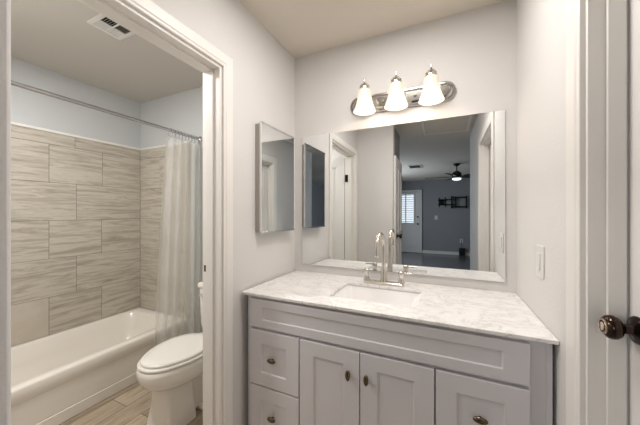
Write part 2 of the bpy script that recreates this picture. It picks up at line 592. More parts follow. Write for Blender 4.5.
# exterior door in the far wall, with a shuttered window
ex0, ex1 = -0.655, 0.255
y0 = FAR
bm = B()
box(bm, ex0, ex1, y0 + 0.004, y0 + 0.045, 0.01, 2.06)
for (a, b, c, d) in ((-0.56, -0.25, 0.16, 0.86), (-0.15, 0.16, 0.16, 0.86)):
    box(bm, a, b, y0 + 0.045, y0 + 0.049, c, d)
    box(bm, a + 0.03, b - 0.03, y0 + 0.049, y0 + 0.056, c + 0.03, d - 0.03)
d4 = struct('door_4', bm, M['door'], 'white exterior door with shuttered glass, far off in the mirror', 'door', bevel=0.003)
bm = B()
lx0, lx1, lz0, lz1 = -0.46, 0.06, 1.02, 1.98
box(bm, lx0 - 0.04, lx0, y0 + 0.045, y0 + 0.075, lz0 - 0.04, lz1 + 0.04); box(bm, lx1, lx1 + 0.04, y0 + 0.045, y0 + 0.075, lz0 - 0.04, lz1 + 0.04)
box(bm, lx0, lx1, y0 + 0.045, y0 + 0.075, lz0 - 0.04, lz0); box(bm, lx0, lx1, y0 + 0.045, y0 + 0.075, lz1, lz1 + 0.04)
box(bm, (lx0 + lx1) / 2 - 0.018, (lx0 + lx1) / 2 + 0.018, y0 + 0.045, y0 + 0.07, lz0, lz1)
fr = obj('window_frame', bm, M['door'], d4, bevel=0.003)
bm = B(); box(bm, lx0, lx1, y0 + 0.0455, y0 + 0.048, lz0, lz1)
obj('pane', bm, M['window_glow'], fr, label='daylit glass pane')
bm = B()
z = lz0 + 0.04
while z < lz1 - 0.02:
    for a, b in ((lx0, (lx0 + lx1) / 2 - 0.018), ((lx0 + lx1) / 2 + 0.018, lx1)):
        fs = box(bm, a, b, y0 + 0.050, y0 + 0.070, z - 0.012, z + 0.012)
    z += 0.075
obj('shutter', bm, M['door'], fr)
for kz, r in ((1.22, 0.026), (0.98, 0.03)):
    bm = B()
    lathe(bm, [(0, 0), (r, 0), (r, 0.01), (r * 0.5, 0.014), (r * 0.5, 0.03), (r * 0.9, 0.04), (r * 0.9, 0.055), (0, 0.06)], 20, (0.19, y0 + 0.045, kz), 'y')
    obj('door_knob' if r > 0.028 else 'deadbolt', bm, M['black_metal'], d4)
bm = B()
box(bm, ex1 + 0.004, ex1 + 0.066, y0, y0 + 0.06, 0, 2.13); box(bm, ex0 - 0.066, ex0 - 0.004, y0, y0 + 0.06, 0, 2.13)
box(bm, ex0 - 0.004, ex1 + 0.004, y0, y0 + 0.06, 2.068, 2.13)
struct('trim_6', bm, M['trim'], 'white casing round the far exterior door', 'door casing', bevel=0.004)

# ------------------------------------------------------------------ tub surround tiles
ROWS = [(0.332, 0.632), (0.632, 0.937), (0.937, 1.242), (1.242, 1.547), (1.547, 1.852), (1.852, 1.945)]
LJ = [[-0.319, -0.681, -1.043, -1.405], [-0.505, -0.91, -1.23], [-0.319, -0.681, -1.043, -1.405],
      [-0.506, -0.91, -1.23], [-0.313, -0.681, -1.043, -1.405], [-0.515, -1.12]]
EJ = [[-1.55], [-1.30], [-1.55], [-1.30], [-1.55], [-1.42]]
TT = 0.010


def tiles(which):
    bm = B()
    lay = bm.faces.layers.float.new('tile_shift')
    g = 0.0016
    if which == 'long':
        fs = box(bm, TX, TX + TT - 0.003, FY, EY, 0.332, 1.945, 1)
    else:
        fs = box(bm, TX, -1.13, EY - TT + 0.003, EY, 0.332, 1.945, 1)
    for ri, (a, b) in enumerate(ROWS):
        js = sorted(LJ[ri] if which == 'long' else EJ[ri])
        e = [FY] + js + [EY - TT] if which == 'long' else [TX + TT] + js + [-1.13]
        for u0, u1 in zip(e, e[1:]):
            sh = random.uniform(0, 40)
            mi = 2 if (which == 'long' and ri == 0 and abs(u1 + 0.681) < 0.01) else 0
            if which == 'long':
                f = box(bm, TX + 0.001, TX + TT, u0 + g, u1 - g, a + g, b - g, mi)
            else:
                f = box(bm, u0 + g, u1 - g, EY - TT, EY - 0.001, a + g, b - g, mi)
            for q in f:
                q[lay] = sh
    return bm


mats = [M['tile'], M['grout'], M['tile_plain']]
struct('wall_tile_long', tiles('long'), mats, 'grey beige stone look tiles along the bathtub', 'wall tile', smooth=0)
struct('wall_tile_end', tiles('end'), mats, 'grey beige stone look tiles at the curtain end of the bathtub', 'wall tile', smooth=0)
bm = B()
box(bm, TX, TX + TT + 0.004, FY, EY - TT - 0.004, 1.945, 1.966)
box(bm, TX, -1.13, EY - TT - 0.004, EY, 1.945, 1.966)
struct('trim_7', bm, M['trim'], 'white edge trim on top of the tub tiles', 'tile trim', bevel=0.004)

# ------------------------------------------------------------------ bathtub
bx0, bx1, by0, by1, bz = TX + 0.001, -1.146, -1.525, EY - 0.002, 0.332
tub = thing('bathtub', 'almond white alcove bathtub below the stone look tiles', 'bathtub', ((bx0 + bx1) / 2, -0.76, 0))
bm = B()
# shell: lip outside, deck, then the sloping basin
loops = [rrect(bx0, bx1 - 0.005, by0, by1, 0.004, 0.24), rrect(bx0, bx1, by0, by1, 0.006, 0.246), rrect(bx0, bx1, by0, by1, 0.008, 0.318),
         rrect(bx0 + 0.002, bx1 - 0.004, by0 + 0.002, by1 - 0.002, 0.012, 0.328), rrect(bx0 + 0.006, bx1 - 0.014, by0 + 0.006, by1 - 0.006, 0.016, bz),
         rrect(bx0 + 0.045, bx1 - 0.070, by0 + 0.075, by1 - 0.085, 0.10, bz), rrect(bx0 + 0.055, bx1 - 0.080, by0 + 0.085, by1 - 0.095, 0.10, bz - 0.010),
         rrect(bx0 + 0.075, bx1 - 0.100, by0 + 0.12, by1 - 0.12, 0.11, 0.20), rrect(bx0 + 0.10, bx1 - 0.125, by0 + 0.17, by1 - 0.15, 0.12, 0.10),
         rrect(bx0 + 0.15, bx1 - 0.17, by0 + 0.24, by1 - 0.20, 0.10, 0.065)]
loft(bm, loops, False, True)
obj('basin', bm, M['tub'], tub, smooth=50)
bm = B()
box(bm, bx1 - 0.030, bx1 - 0.006, by0, by1, 0.075, 0.245)
box(bm, bx1 - 0.034, bx1 - 0.0035, by0, by1, 0.0, 0.078)
obj('apron', bm, M['tub'], tub, bevel=0.006)

# ------------------------------------------------------------------ toilet
TCX, TCY = -0.545, -0.525
toi = thing('toilet', 'white one lever toilet with closed lid beside the bathtub', 'toilet', (TCX, -0.45, 0))


def egg(a, bf, bb, z, yc=TCY, n=40, p=2.25):
    """elongated outline: a half width, bf reach to the front (-y), bb reach to the back"""
    L = []
    for i in range(n):
        t = 2 * PI * i / n
        c, s = math.cos(t), math.sin(t)
        x = a * math.copysign(abs(c) ** (2 / p), c)
        y = (bb if s > 0 else bf) * math.copysign(abs(s) ** (2 / (p if s > 0 else 2.0)), s)
        if s < 0:
            x *= 1 - 0.10 * abs(s)
        L.append((TCX + x, yc + y, z))
    return L


bm = B()
loft(bm, [egg(0.085, 0.13, 0.30, 0.262), egg(0.135, 0.185, 0.32, 0.272), egg(0.166, 0.222, 0.33, 0.30), egg(0.181, 0.243, 0.335, 0.34),
          egg(0.184, 0.248, 0.335, 0.375), egg(0.181, 0.245, 0.335, 0.398), egg(0.172, 0.236, 0.33, 0.405)])
obj('bowl', bm, M['porcelain'], toi, smooth=60)
bm = B()


def ped(wf, wb, yf, yb, ch, z):
    x = TCX
    return [(x - wf, yf + ch * 0.35, z), (x - wf + ch * 0.5, yf, z), (x + wf - ch * 0.5, yf, z), (x + wf, yf + ch * 0.35, z), (x + wb, yb, z), (x - wb, yb, z)]


loft(bm, [ped(0.108, 0.108, -0.685, -0.49, 0.035, 0.0), ped(0.105, 0.105, -0.682, -0.49, 0.035, 0.03), ped(0.085, 0.094, -0.668, -0.50, 0.03, 0.15),
          ped(0.072, 0.088, -0.662, -0.505, 0.028, 0.27), ped(0.068, 0.088, -0.650, -0.505, 0.028, 0.30)])
loft(bm, [rrect(TCX - 0.062, TCX + 0.062, -0.51, -0.06, 0.02, 0.02), rrect(TCX - 0.060, TCX + 0.060, -0.515, -0.05, 0.02, 0.20), rrect(TCX - 0.10, TCX + 0.10, -0.52, -0.03, 0.03, 0.40)])
loft(bm, [rrect(TCX - 0.104, TCX + 0.104, -0.44, -0.09, 0.03, 0.0), rrect(TCX - 0.104, TCX + 0.104, -0.44, -0.09, 0.03, 0.018), rrect(TCX - 0.098, TCX + 0.098, -0.44, -0.095, 0.03, 0.026)])
obj('pedestal', bm, M['porcelain'], toi, bevel=0.006, smooth=30)
bm = B()
loft(bm, [egg(0.176, 0.240, 0.215, 0.409), egg(0.181, 0.245, 0.218, 0.412), egg(0.181, 0.245, 0.218, 0.420), egg(0.177, 0.241, 0.216, 0.424)])
obj('seat', bm, M['porcelain'], toi, smooth=50)
bm = B()
loft(bm, [egg(0.163, 0.226, 0.205, 0.4275), egg(0.168, 0.231, 0.208, 0.430), egg(0.168, 0.231, 0.208, 0.437), egg(0.160, 0.222, 0.20, 0.4425),
          egg(0.12, 0.17, 0.15, 0.446), egg(0.05, 0.07, 0.06, 0.448)])
obj('lid', bm, M['porcelain'], toi, smooth=60)
bm = B()
loft(bm, [rrect(TCX - 0.185, TCX + 0.185, -0.195, -0.015, 0.03, 0.395), rrect(TCX - 0.20, TCX + 0.20, -0.20, -0.012, 0.03, 0.43),
          rrect(TCX - 0.212, TCX + 0.212, -0.205, -0.010, 0.03, 0.715)])
tank = obj('tank', bm, M['porcelain'], toi, smooth=50)
bm = B()
loft(bm, [rrect(TCX - 0.214, TCX + 0.214, -0.208, -0.008, 0.03, 0.717), rrect(TCX - 0.222, TCX + 0.222, -0.215, -0.006, 0.033, 0.723),
          rrect(TCX - 0.222, TCX + 0.222, -0.215, -0.006, 0.033, 0.745), rrect(TCX - 0.214, TCX + 0.214, -0.208, -0.010, 0.03, 0.755)])
obj('tank_lid', bm, M['porcelain'], toi, smooth=50)
bm = B()
lathe(bm, [(0, 0), (0.014, 0), (0.014, 0.006), (0.008, 0.010), (0.008, 0.02), (0, 0.02)], 16, (TCX - 0.165, -0.2045, 0.665), '-y')
tube(bm, [(TCX - 0.175, -0.222, 0.665), (TCX - 0.14, -0.224, 0.662), (TCX - 0.085, -0.222, 0.655)], [0.006, 0.006, 0.008], 10)
obj('flush_lever', bm, M['chrome'], tank, label='chrome flush lever')

# ------------------------------------------------------------------ curtain rod and curtain
RX, RZ = -1.0, 1.966
rod = thing('curtain_rod', 'thin chrome shower rod spanning the tub room', 'curtain rod', (RX, -0.78, RZ))
bm = B(); tube(bm, [(RX, EY - 0.004, RZ), (RX, FY + 0.004, RZ)], 0.0120, 16)
obj('rod', bm, M['rod'], rod)
for ya, ax in ((EY, '-y'), (FY, 'y')):
    bm = B(); lathe(bm, [(0, 0), (0.028, 0), (0.028, 0.006), (0.016, 0.02), (0.0125, 0.022), (0, 0.022)], 20, (RX, ya, RZ), ax)
    obj('flange', bm, M['chrome'], rod)
cur = thing('shower_curtain', 'sheer white shower curtain gathered at the wall end of the rod', 'shower curtain', (RX, -0.18, 0.25))
bm = B()
NU, NV = 96, 26
rows = []
ztop, zbot = 1.915, 0.16
for j in range(NV + 1):
    v = j / NV
    z = ztop + (zbot - ztop) * v
    ya, yb = 0.010, -0.285 - 0.085 * v ** 0.8
    row = []
    for i in range(NU + 1):
        u = i / NU
        ph = 2 * PI * 5.0 * u + 0.5 * math.sin(5 * u)
        amp = 0.036 + 0.018 * v + 0.008 * math.sin(11 * u)
        x = RX + amp * math.sin(ph + 0.25 * v * math.sin(9 * u)) * (0.75 + 0.25 * math.sin(3.1 * u + 1)) - 0.02 * v
        y = ya + (yb - ya) * u + 0.010 * math.sin(2 * ph) * (0.4 + v) * 0.6
        zz = z - (0.016 * (0.5 + 0.5 * math.sin(2 * PI * 9 * u)) * max(0, 1 - 8 * v))
        row.append(bm.verts.new((x, min(y, 0.026), zz)))
    rows.append(row)
for a, b in zip(rows, rows[1:]):
    for i in range(NU):
        bm.faces.new((a[i], a[i + 1], b[i + 1], b[i]))
cl = obj('cloth', bm, M['sheer'], cur, smooth=180)
for k in range(9):
    y = -0.010 - 0.031 * k
    bm = B()
    pts = [(RX + 0.019 * math.sin(t), y + 0.004 * math.sin(t), RZ - 0.017 + 0.034 * math.cos(t)) for t in [2 * PI * i / 16 for i in range(17)]]
    tube(bm, pts, 0.0019, 6, False)
    obj('curtain_ring', bm, M['chrome'], cur)

# ------------------------------------------------------------------ ceiling register of the tub room
vx0, vx1, vy0, vy1 = -0.925, -0.748, -0.853, -0.668
ven = thing('air_vent', 'white square ceiling register with dark louvres above the toilet', 'air vent', ((vx0 + vx1) / 2, (vy0 + vy1) / 2, CEIL))
bm = B()
fw = 0.022
for a in ((vx0, vx1, vy0, vy0 + fw), (vx0, vx1, vy1 - fw, vy1), (vx0, vx0 + fw, vy0 + fw, vy1 - fw), (vx1 - fw, vx1, vy0 + fw, vy1 - fw)):
    box(bm, *a, CEIL - 0.010, CEIL)
box(bm, (vx0 + vx1) / 2 - 0.004, (vx0 + vx1) / 2 + 0.004, vy0 + fw, vy1 - fw, CEIL - 0.011, CEIL - 0.003)
box(bm, vx0 + fw, vx1 - fw, (vy0 + vy1) / 2 - 0.004, (vy0 + vy1) / 2 + 0.004, CEIL - 0.011, CEIL - 0.003)
obj('frame', bm, M['metal_white'], ven, bevel=0.002)
bm = B(); box(bm, vx0 + fw, vx1 - fw, vy0 + fw, vy1 - fw, CEIL - 0.001, CEIL - 0.0001)  # thin dark plate painted in place of the shaded duct depth
obj('duct_shade_plate', bm, M['duct_shade'], ven, label='dark plate painted as duct shade')


def slat(bm, p0, p1, across, w, tilt):
    """a thin louvre from p0 to p1, `across` unit vector, tilt sets which way it throws"""
    p0, p1, a = Vector(p0), Vector(p1), Vector(across)
    d = a * (w * math.cos(tilt)) + Vector((0, 0, -w * math.sin(tilt)))
    t = Vector((0, 0, 0.0008))
    v = [bm.verts.new(p) for p in (p0, p1, p1 + d, p0 + d, p0 + t, p1 + t, p1 + d + t, p0 + d + t)]
    for q in ((3, 2, 1, 0), (4, 5, 6, 7), (0, 1, 5, 4), (1, 2, 6, 5), (2, 3, 7, 6), (3, 0, 4, 7)):
        bm.faces.new([v[i] for i in q])


mx_, my_ = (vx0 + vx1) / 2, (vy0 + vy1) / 2
for q, (a0, a1, b0, b1, axis, sg) in enumerate(((vx0 + fw, mx_ - .004, vy0 + fw, my_ - .004, 'x', -1), (mx_ + .004, vx1 - fw, vy0 + fw, my_ - .004, 'y', -1),
                                                (mx_ + .004, vx1 - fw, my_ + .004, vy1 - fw, 'x', 1), (vx0 + fw, mx_ - .004, my_ + .004, vy1 - fw, 'y', 1))):
    for k in range(5):
        bm = B()
        f = (k + 0.5) / 5
        if axis == 'x':
            x = a0 + (a1 - a0) * f
            slat(bm, (x, b0, CEIL - 0.0025), (x, b1, CEIL - 0.0025), (sg, 0, 0), 0.009, 0.75)
        else:
            y = b0 + (b1 - b0) * f
            slat(bm, (a0, y, CEIL - 0.0025), (a1, y, CEIL - 0.0025), (0, sg, 0), 0.009, 0.75)
        obj('louvre', bm, M['metal_white'], ven, smooth=0)

# ceiling lamp that lights the tub room
lamp = thing('unseen_ceiling_lamp', 'flush white glass dome lamp on the tub room ceiling', 'ceiling lamp', (-0.85, -1.24, CEIL))
bm = B(); lathe(bm, [(0, 0), (0.135, 0), (0.135, -0.02), (0.12, -0.026), (0, -0.026)], 32, (-0.85, -1.24, CEIL))
obj('canopy', bm, M['plate_nickel'], lamp)
bm = B(); lathe(bm, [(0, -0.026), (0.115, -0.026), (0.11, -0.045), (0.085, -0.07), (0.04, -0.083), (0, -0.085)], 32, (-0.85, -1.24, CEIL))
obj('lamp_shade', bm, M['lamp_glow'], lamp)

lp = thing('unseen_ceiling_lamp', 'added fill light panel, out of view on the ceiling in front of the vanity', 'ceiling lamp', (0.76, -0.70, CEIL))  # invented panel that houses the added fill light
bm = B(); box(bm, 0.545, 0.975, -0.825, -0.575, CEIL - 0.007, CEIL)
obj('frame', bm, M['metal_white'], lp, bevel=0.002)
bm = B(); box(bm, 0.56, 0.96, -0.81, -0.59, CEIL - 0.009, CEIL - 0.007)
obj('diffuser', bm, M['lamp_glow'], lp)

# ------------------------------------------------------------------ medicine cabinet
my0, my1, mz0, mz1, md = -0.462, -0.088, 1.190, 1.826, 0.046
mc = thing('medicine_cabinet', 'slim mirrored medicine cabinet on the wall left of the vanity', 'medicine cabinet', (0, (my0 + my1) / 2, mz0))
bm = B(); box(bm, 0.0, md - 0.016, my0 + 0.004, my1 - 0.004, mz0 + 0.004, mz1 - 0.004)
obj('body', bm, M['steel'], mc, bevel=0.003)
bm = B(); box(bm, md - 0.013, md - 0.002, my0, my1, mz0, mz1)
dr = obj('door', bm, M['metal_white'], mc, bevel=0.0015)
bm = B(); box(bm, md - 0.002, md, my0 + 0.004, my1 - 0.004, mz0 + 0.004, mz1 - 0.004)
obj('mirror_glass', bm, M['mirror'], dr, label='mirror face of the cabinet door')
for ez in (mz0 - 0.006, mz1 - 0.004):
    bm = B(); box(bm, md - 0.013, md + 0.003, my0, my1, ez, ez + 0.010)
    obj('edge_channel', bm, M['chrome'], dr, bevel=0.001, label='polished metal edge channel')

# ------------------------------------------------------------------ wall mirror
GX0, GX1, GZ0, GZ1 = 0.066, 1.293, 0.936, 1.852
bm = B()
box(bm, GX0, GX1, -0.010, -0.0045, GZ0, GZ1)
mir = obj('wall_mirror', bm, [M['mirror'], M['mirror_edge']], origin=((GX0 + GX1) / 2, -0.007, GZ0))
for p in mir.data.polygons:
    p.material_index = 0 if abs(p.normal.y) > 0.9 else 1
mir.rotation_euler = (math.radians(-0.22), 0, 0)
tag(mir, 'wide frameless mirror on the wall above the marble top', 'mirror')

# ------------------------------------------------------------------ vanity light
LC, LZ = 0.745, 2.005
vl = thing('vanity_light', 'nickel three lamp bar glowing above the wide mirror', 'vanity light', (LC, 0, LZ))


def stadium(hx, hz, y, n=12):
    P = []
    r = hz
    for cx, a0 in ((hx - r, -PI / 2), (-hx + r, PI / 2)):
        for k in range(n + 1):
            a = a0 + PI * k / n
            P.append((LC + cx + r * math.cos(a), y, LZ + r * math.sin(a)))
    return P


bm = B()
loft(bm, [stadium(0.315, 0.059, 0.0), stadium(0.315, 0.059, -0.010), stadium(0.309, 0.053, -0.016), stadium(0.300, 0.044, -0.016),
          stadium(0.296, 0.040, -0.022), stadium(0.287, 0.031, -0.026), stadium(0.284, 0.028, -0.023)])
plate = obj('back_plate', bm, M['plate_nickel'], vl, smooth=25)
for sx in (-0.094, 0.094):
    bm = B(); lathe(bm, [(0, 0), (0.009, 0), (0.009, 0.004), (0.0065, 0.009), (0, 0.012)], 16, (LC + sx, -0.0225, LZ), '-y')
    obj('cap_nut', bm, M['nickel'], plate)
for i in range(3):
    sx, sy = LC + (i - 1) * 0.188, -0.118
    bm = B()
    tube(bm, [(sx, -0.022, LZ + 0.005), (sx, -0.05, LZ + 0.010), (sx, -0.072, LZ + 0.035), (sx, -0.088, LZ + 0.072), (sx, -0.105, LZ + 0.084), (sx, sy, LZ + 0.080)], 0.006, 10)
    lathe(bm, [(0, 0), (0.02, 0), (0.02, 0.004), (0.008, 0.012), (0, 0.012)], 16, (sx, -0.0225, LZ + 0.004), '-y')
    arm = obj('arm', bm, M['nickel'], vl)
    bm = B()
    lathe(bm, [(0, LZ + 0.046), (0.031, LZ + 0.046), (0.031, LZ + 0.060), (0.026, LZ + 0.066), (0.030, LZ + 0.070), (0.022, LZ + 0.080), (0.010, LZ + 0.086),
               (0.006, LZ + 0.092), (0.0045, LZ + 0.108), (0.006, LZ + 0.113), (0.004, LZ + 0.120), (0, LZ + 0.121)], 24, (sx, sy, 0))
    fit = obj('shade_holder', bm, M['nickel'], vl)
    bm = B()
    pr = [(0.030, 0.050), (0.036, 0.044), (0.040, 0.032), (0.0415, 0.012), (0.044, -0.012), (0.050, -0.038), (0.058, -0.060), (0.065, -0.076), (0.068, -0.084)]
    lathe(bm, [(r, LZ + h) for r, h in pr] + [(r - 0.003, LZ + h) for r, h in reversed(pr)], 32, (sx, sy, 0), cap0=False, cap1=False)
    sh = obj('lamp_shade', bm, M['shade'], vl, smooth=60, label='lit frosted glass bell shade')
    bm = B()
    lathe(bm, [(0, LZ - 0.052), (0.014, LZ - 0.048), (0.023, LZ - 0.034), (0.024, LZ - 0.020), (0.018, LZ - 0.002), (0.012, LZ + 0.02), (0.012, LZ + 0.045), (0, LZ + 0.045)], 20, (sx, sy, 0))
    obj('bulb', bm, M['bulb'], sh)
    point_light('vanity_bulb_light', (sx, sy, LZ - 0.075), 0.36, WARM, 0.022)

# ------------------------------------------------------------------ vanity cabinet
vx0, vx1, vyb, vyf, vz = 0.034, 1.332, -0.012, -0.560, 0.867
van = thing('vanity_cabinet', 'pale grey shaker vanity cabinet under the marble top', 'vanity cabinet', ((vx0 + vx1) / 2, -0.29, 0))
bm = B()
t = 0.018
box(bm, vx0, vx0 + t, vyf, vyb, 0.0, vz); box(bm, vx1 - t, vx1, vyf, vyb, 0.0, vz)
box(bm, vx0 + t, vx1 - t, vyb - 0.008, vyb, 0.0, vz); box(bm, vx0 + t, vx1 - t, vyf + 0.02, vyb - 0.008, 0.10, 0.118)
box(bm, vx0 + t, vx1 - t, vyf + 0.07, vyf + 0.085, 0.0, 0.10)
# face frame
box(bm, vx0 + t, 0.080, vyf, vyf + 0.02, 0.09, vz); box(bm, 1.250, vx1 - t, vyf, vyf + 0.02, 0.09, vz)
box(bm, 0.080, 1.250, vyf, vyf + 0.02, 0.835, vz); box(bm, 0.080, 1.250, vyf, vyf + 0.02, 0.672, 0.730); box(bm, 0.080, 1.250, vyf, vyf + 0.02, 0.09, 0.125)
box(bm, 0.338, 0.380, vyf, vyf + 0.02, 0.125, 0.672); box(bm, 0.950, 0.985, vyf, vyf + 0.02, 0.125, 0.672)
box(bm, 0.080, 0.338, vyf, vyf + 0.02, 0.385, 0.425); box(bm, 0.985, 1.250, vyf, vyf + 0.02, 0.385, 0.425)
obj('carcass', bm, M['vanity'], van, bevel=0.0012)


def shaker(x0, x1, z0, z1, rx, rz):
    bm = B()
    y0, y1, d, s = vyf - 0.0005, vyf - 0.019, 0.006, 0.003
    def rect(a, b, c, e, y):
        return [bm.verts.new(p) for p in ((a, y, c), (b, y, c), (b, y, e), (a, y, e))]
    L = [rect(x0, x1, z0, z1, y0), rect(x0, x1, z0, z1, y1), rect(x0 + rx, x1 - rx, z0 + rz, z1 - rz, y1),
         rect(x0 + rx + s, x1 - rx - s, z0 + rz + s, z1 - rz - s, y1 + d)]
    for a, b in zip(L, L[1:]):
        for i in range(4):
            j = (i + 1) % 4
            bm.faces.new((a[i], a[j], b[j], b[i]))
    bm.faces.new(L[-1]); bm.faces.new(list(reversed(L[0])))
    return bm


def oval_knob(x, z, vertical, ysurf):
    bm = B()
    lathe(bm, [(0, 0), (0.0065, 0), (0.0055, 0.004), (0.005, 0.012), (0, 0.012)], 16, (x, ysurf, z), '-y')
    a, b = (0.011, 0.0245) if vertical else (0.0245, 0.0125)
    loops = []
    for k in range(1, 10):
        ph = PI * k / 10
        r = math.sin(ph)
        loops.append([(x + a * r * math.cos(q), ysurf - 0.016 + 0.0085 * math.cos(ph), z + b * r * math.sin(q)) for q in [2 * PI * i / 24 for i in range(24)]])
    loft(bm, loops)
    loops = []
    return bm


YS = vyf - 0.019
obj('false_front', shaker(0.063, 1.266, 0.708, 0.853, 0.078, 0.040), M['vanity'], van, bevel=0.0015)
for (x0, x1, z0, z1, kx, kz) in ((0.063, 0.3555, 0.4075, 0.692, 0.203, 0.553), (0.063, 0.3555, 0.118, 0.4005, 0.203, 0.257),
                                 (0.9685, 1.266, 0.4075, 0.692, 1.117, 0.550), (0.9685, 1.266, 0.118, 0.4005, 1.117, 0.257)):
    d = obj('drawer', shaker(x0, x1, z0, z1, 0.072, 0.068), M['vanity'], van, bevel=0.0015)
    obj('knob', oval_knob(kx, kz, False, YS + 0.006), M['brass'], d, label='oval antique brass knob')
for (x0, x1, kx) in ((0.3625, 0.6595, 0.612), (0.6645, 0.9615, 0.694)):
    d = obj('door', shaker(x0, x1, 0.118, 0.692, 0.074, 0.066), M['vanity'], van, bevel=0.0015)
    obj('knob', oval_knob(kx, 0.588, True, YS), M['brass'], d, label='oval antique brass knob')

# marble top with the sink cut-out
cx0, cx1, cyf, cyb, cz0, cz1 = 0.012, 1.342, -0.586, -0.001, 0.868, 0.882
sx0, sx1, sy0, sy1 = 0.462, 0.886, -0.455, -0.160
bm = B()
ang = 5
inn = lambda z: rrect(sx0, sx1, sy0, sy1, 0.022, z, ang)
NL = len(inn(0))
def outer(z, e=0.0):
    P = []
    for (x, y, _) in inn(0):
        # carry each point of the hole out to the slab's edge
        P.append((x, y))
    Q = []
    k = ang + 1
    C = [(cx1 - e, cyb - e), (cx0 + e, cyb - e), (cx0 + e, cyf + e), (cx1 - e, cyf + e)]
    for c in range(4):
        for _ in range(k):
            Q.append((*C[c], z))
    return Q
def slab(zt, zb):
    it = [bm.verts.new(p) for p in inn(zt)]
    ib = [bm.verts.new(p) for p in inn(zb)]
    C = [(cx1, cyb), (cx0, cyb), (cx0, cyf), (cx1, cyf)]
    ot = [bm.verts.new((*c, zt)) for c in C]
    ob = [bm.verts.new((*c, zb)) for c in C]
    k = ang + 1
    for c in range(4):
        d = (c + 1) % 4
        for V, O in ((it, ot), (ib, ob)):
            for q in range(ang):
                bm.faces.new((O[c], V[c * k + q], V[c * k + q + 1]))
            bm.faces.new((O[c], V[c * k + ang], V[(d * k) % NL], O[d]))
        bm.faces.new((ot[c], ot[d], ob[d], ob[c]))
    for i in range(NL):
        j = (i + 1) % NL
        bm.faces.new((it[i], it[j], ib[j], ib[i]))
slab(cz1, cz0)
ct = obj('countertop', bm, M['marble'], origin=((cx0 + cx1) / 2, -0.29, cz0), bevel=0.002, smooth=30)
tag(ct, 'white veined marble top lying on the vanity cabinet', 'countertop')

sk = thing('sink', 'rectangular white undermount sink in the marble top', 'sink', ((sx0 + sx1) / 2, (sy0 + sy1) / 2, 0.73))
bm = B()
e = 0.010
R = lambda d, z, r: rrect(sx0 - e + d, sx1 + e - d, sy0 - e + d * 0.8, sy1 + e - d * 0.8, r, z, 6)
loft(bm, [R(-0.012, 0.856, 0.03), R(-0.012, 0.8675, 0.03), R(0.002, 0.8675, 0.03), R(0.010, 0.858, 0.03), R(0.030, 0.80, 0.035), R(0.050, 0.765, 0.04), R(0.075, 0.752, 0.045), R(0.13, 0.748, 0.03),
          ], False, True)
loft(bm, [R(-0.012, 0.856, 0.03), R(0.004, 0.846, 0.03), R(0.022, 0.79, 0.035), R(0.045, 0.752, 0.04), R(0.13, 0.738, 0.03)], False, True)
bmesh.ops.remove_doubles(bm, verts=bm.verts[:], dist=0.0001)
obj('basin', bm, M['basin'], sk, smooth=60)
bm = B(); lathe(bm, [(0, 0), (0.022, 0), (0.022, 0.002), (0.016, 0.003), (0.012, 0.0015), (0, 0.0015)], 24, ((sx0 + sx1) / 2, (sy0 + sy1) / 2 + 0.02, 0.748))
obj('drain', bm, M['nickel'], sk, label='nickel drain')

# ------------------------------------------------------------------ faucet
fx, fy, fz = 0.672, -0.114, cz1
fa = thing('faucet', 'brushed nickel gooseneck faucet with two levers behind the sink', 'faucet', (fx, fy, fz))
bm = B()
loft(bm, [rrect(fx - 0.116, fx + 0.116, fy - 0.027, fy + 0.027, 0.012, fz), rrect(fx - 0.116, fx + 0.116, fy - 0.027, fy + 0.027, 0.012, fz + 0.012),
          rrect(fx - 0.112, fx + 0.112, fy - 0.023, fy + 0.023, 0.010, fz + 0.016)])
obj('base_plate', bm, M['nickel'], fa, smooth=40)
bm = B()
rr = 0.083
pts = [(fx, fy, fz + 0.014), (fx, fy, fz + 0.08), (fx, fy, 1.04), (fx, fy, 1.102)]
for k in range(1, 17):
    a = PI * k / 16 * 1.02
    pts.append((fx - 0.004 * k / 16, fy - rr + rr * math.cos(a), 1.102 + rr * math.sin(a)))
pts.append((fx - 0.004, pts[-1][1] + 0.001, 1.078))
tube(bm, pts, 0.0115, 16)
lathe(bm, [(0, fz + 0.014), (0.022, fz + 0.014), (0.0215, fz + 0.024), (0.017, fz + 0.034), (0.0165, fz + 0.085), (0.013, fz + 0.092), (0, fz + 0.092)], 24, (fx, fy, 0))
sp = obj('spout', bm, M['nickel'], fa, smooth=50)
bm = B()
ty = pts[-1][1]
lathe(bm, [(0, 1.066), (0.0105, 1.066), (0.0125, 1.070), (0.0125, 1.088), (0.0115, 1.090), (0, 1.090)], 16, (fx - 0.004, ty, 0))
obj('aerator', bm, M['nickel'], sp)
for s in (-1, 1):
    hx = fx + s * 0.101
    bm = B()
    lathe(bm, [(0, fz + 0.014), (0.020, fz + 0.014), (0.0195, fz + 0.022), (0.014, fz + 0.030), (0.0135, fz + 0.058), (0.0165, fz + 0.062), (0.0165, fz + 0.078), (0.012, fz + 0.084), (0, fz + 0.085)], 24, (hx, fy, 0))
    tube(bm, [(hx, fy, fz + 0.072), (hx + s * 0.03, fy, fz + 0.074), (hx + s * 0.066, fy - 0.002, fz + 0.075)], [0.006, 0.0052, 0.0045], 12)
    obj('handle', bm, M['nickel'], fa, smooth=50)

# ------------------------------------------------------------------ light switch beside the vanity
ls = thing('light_switch', 'white rocker light switch on the wall right of the marble top', 'light switch', (W, -0.393, 1.113))
bm = B(); box(bm, W - 0.006, W, -0.436, -0.350, 1.050, 1.177)
pl = obj('cover_plate', bm, M['plastic'], ls, bevel=0.003)
bm = B(); box(bm, W - 0.0105, W - 0.006, -0.409, -0.377, 1.080, 1.147)
obj('rocker', bm, M['plastic'], ls, bevel=0.002)

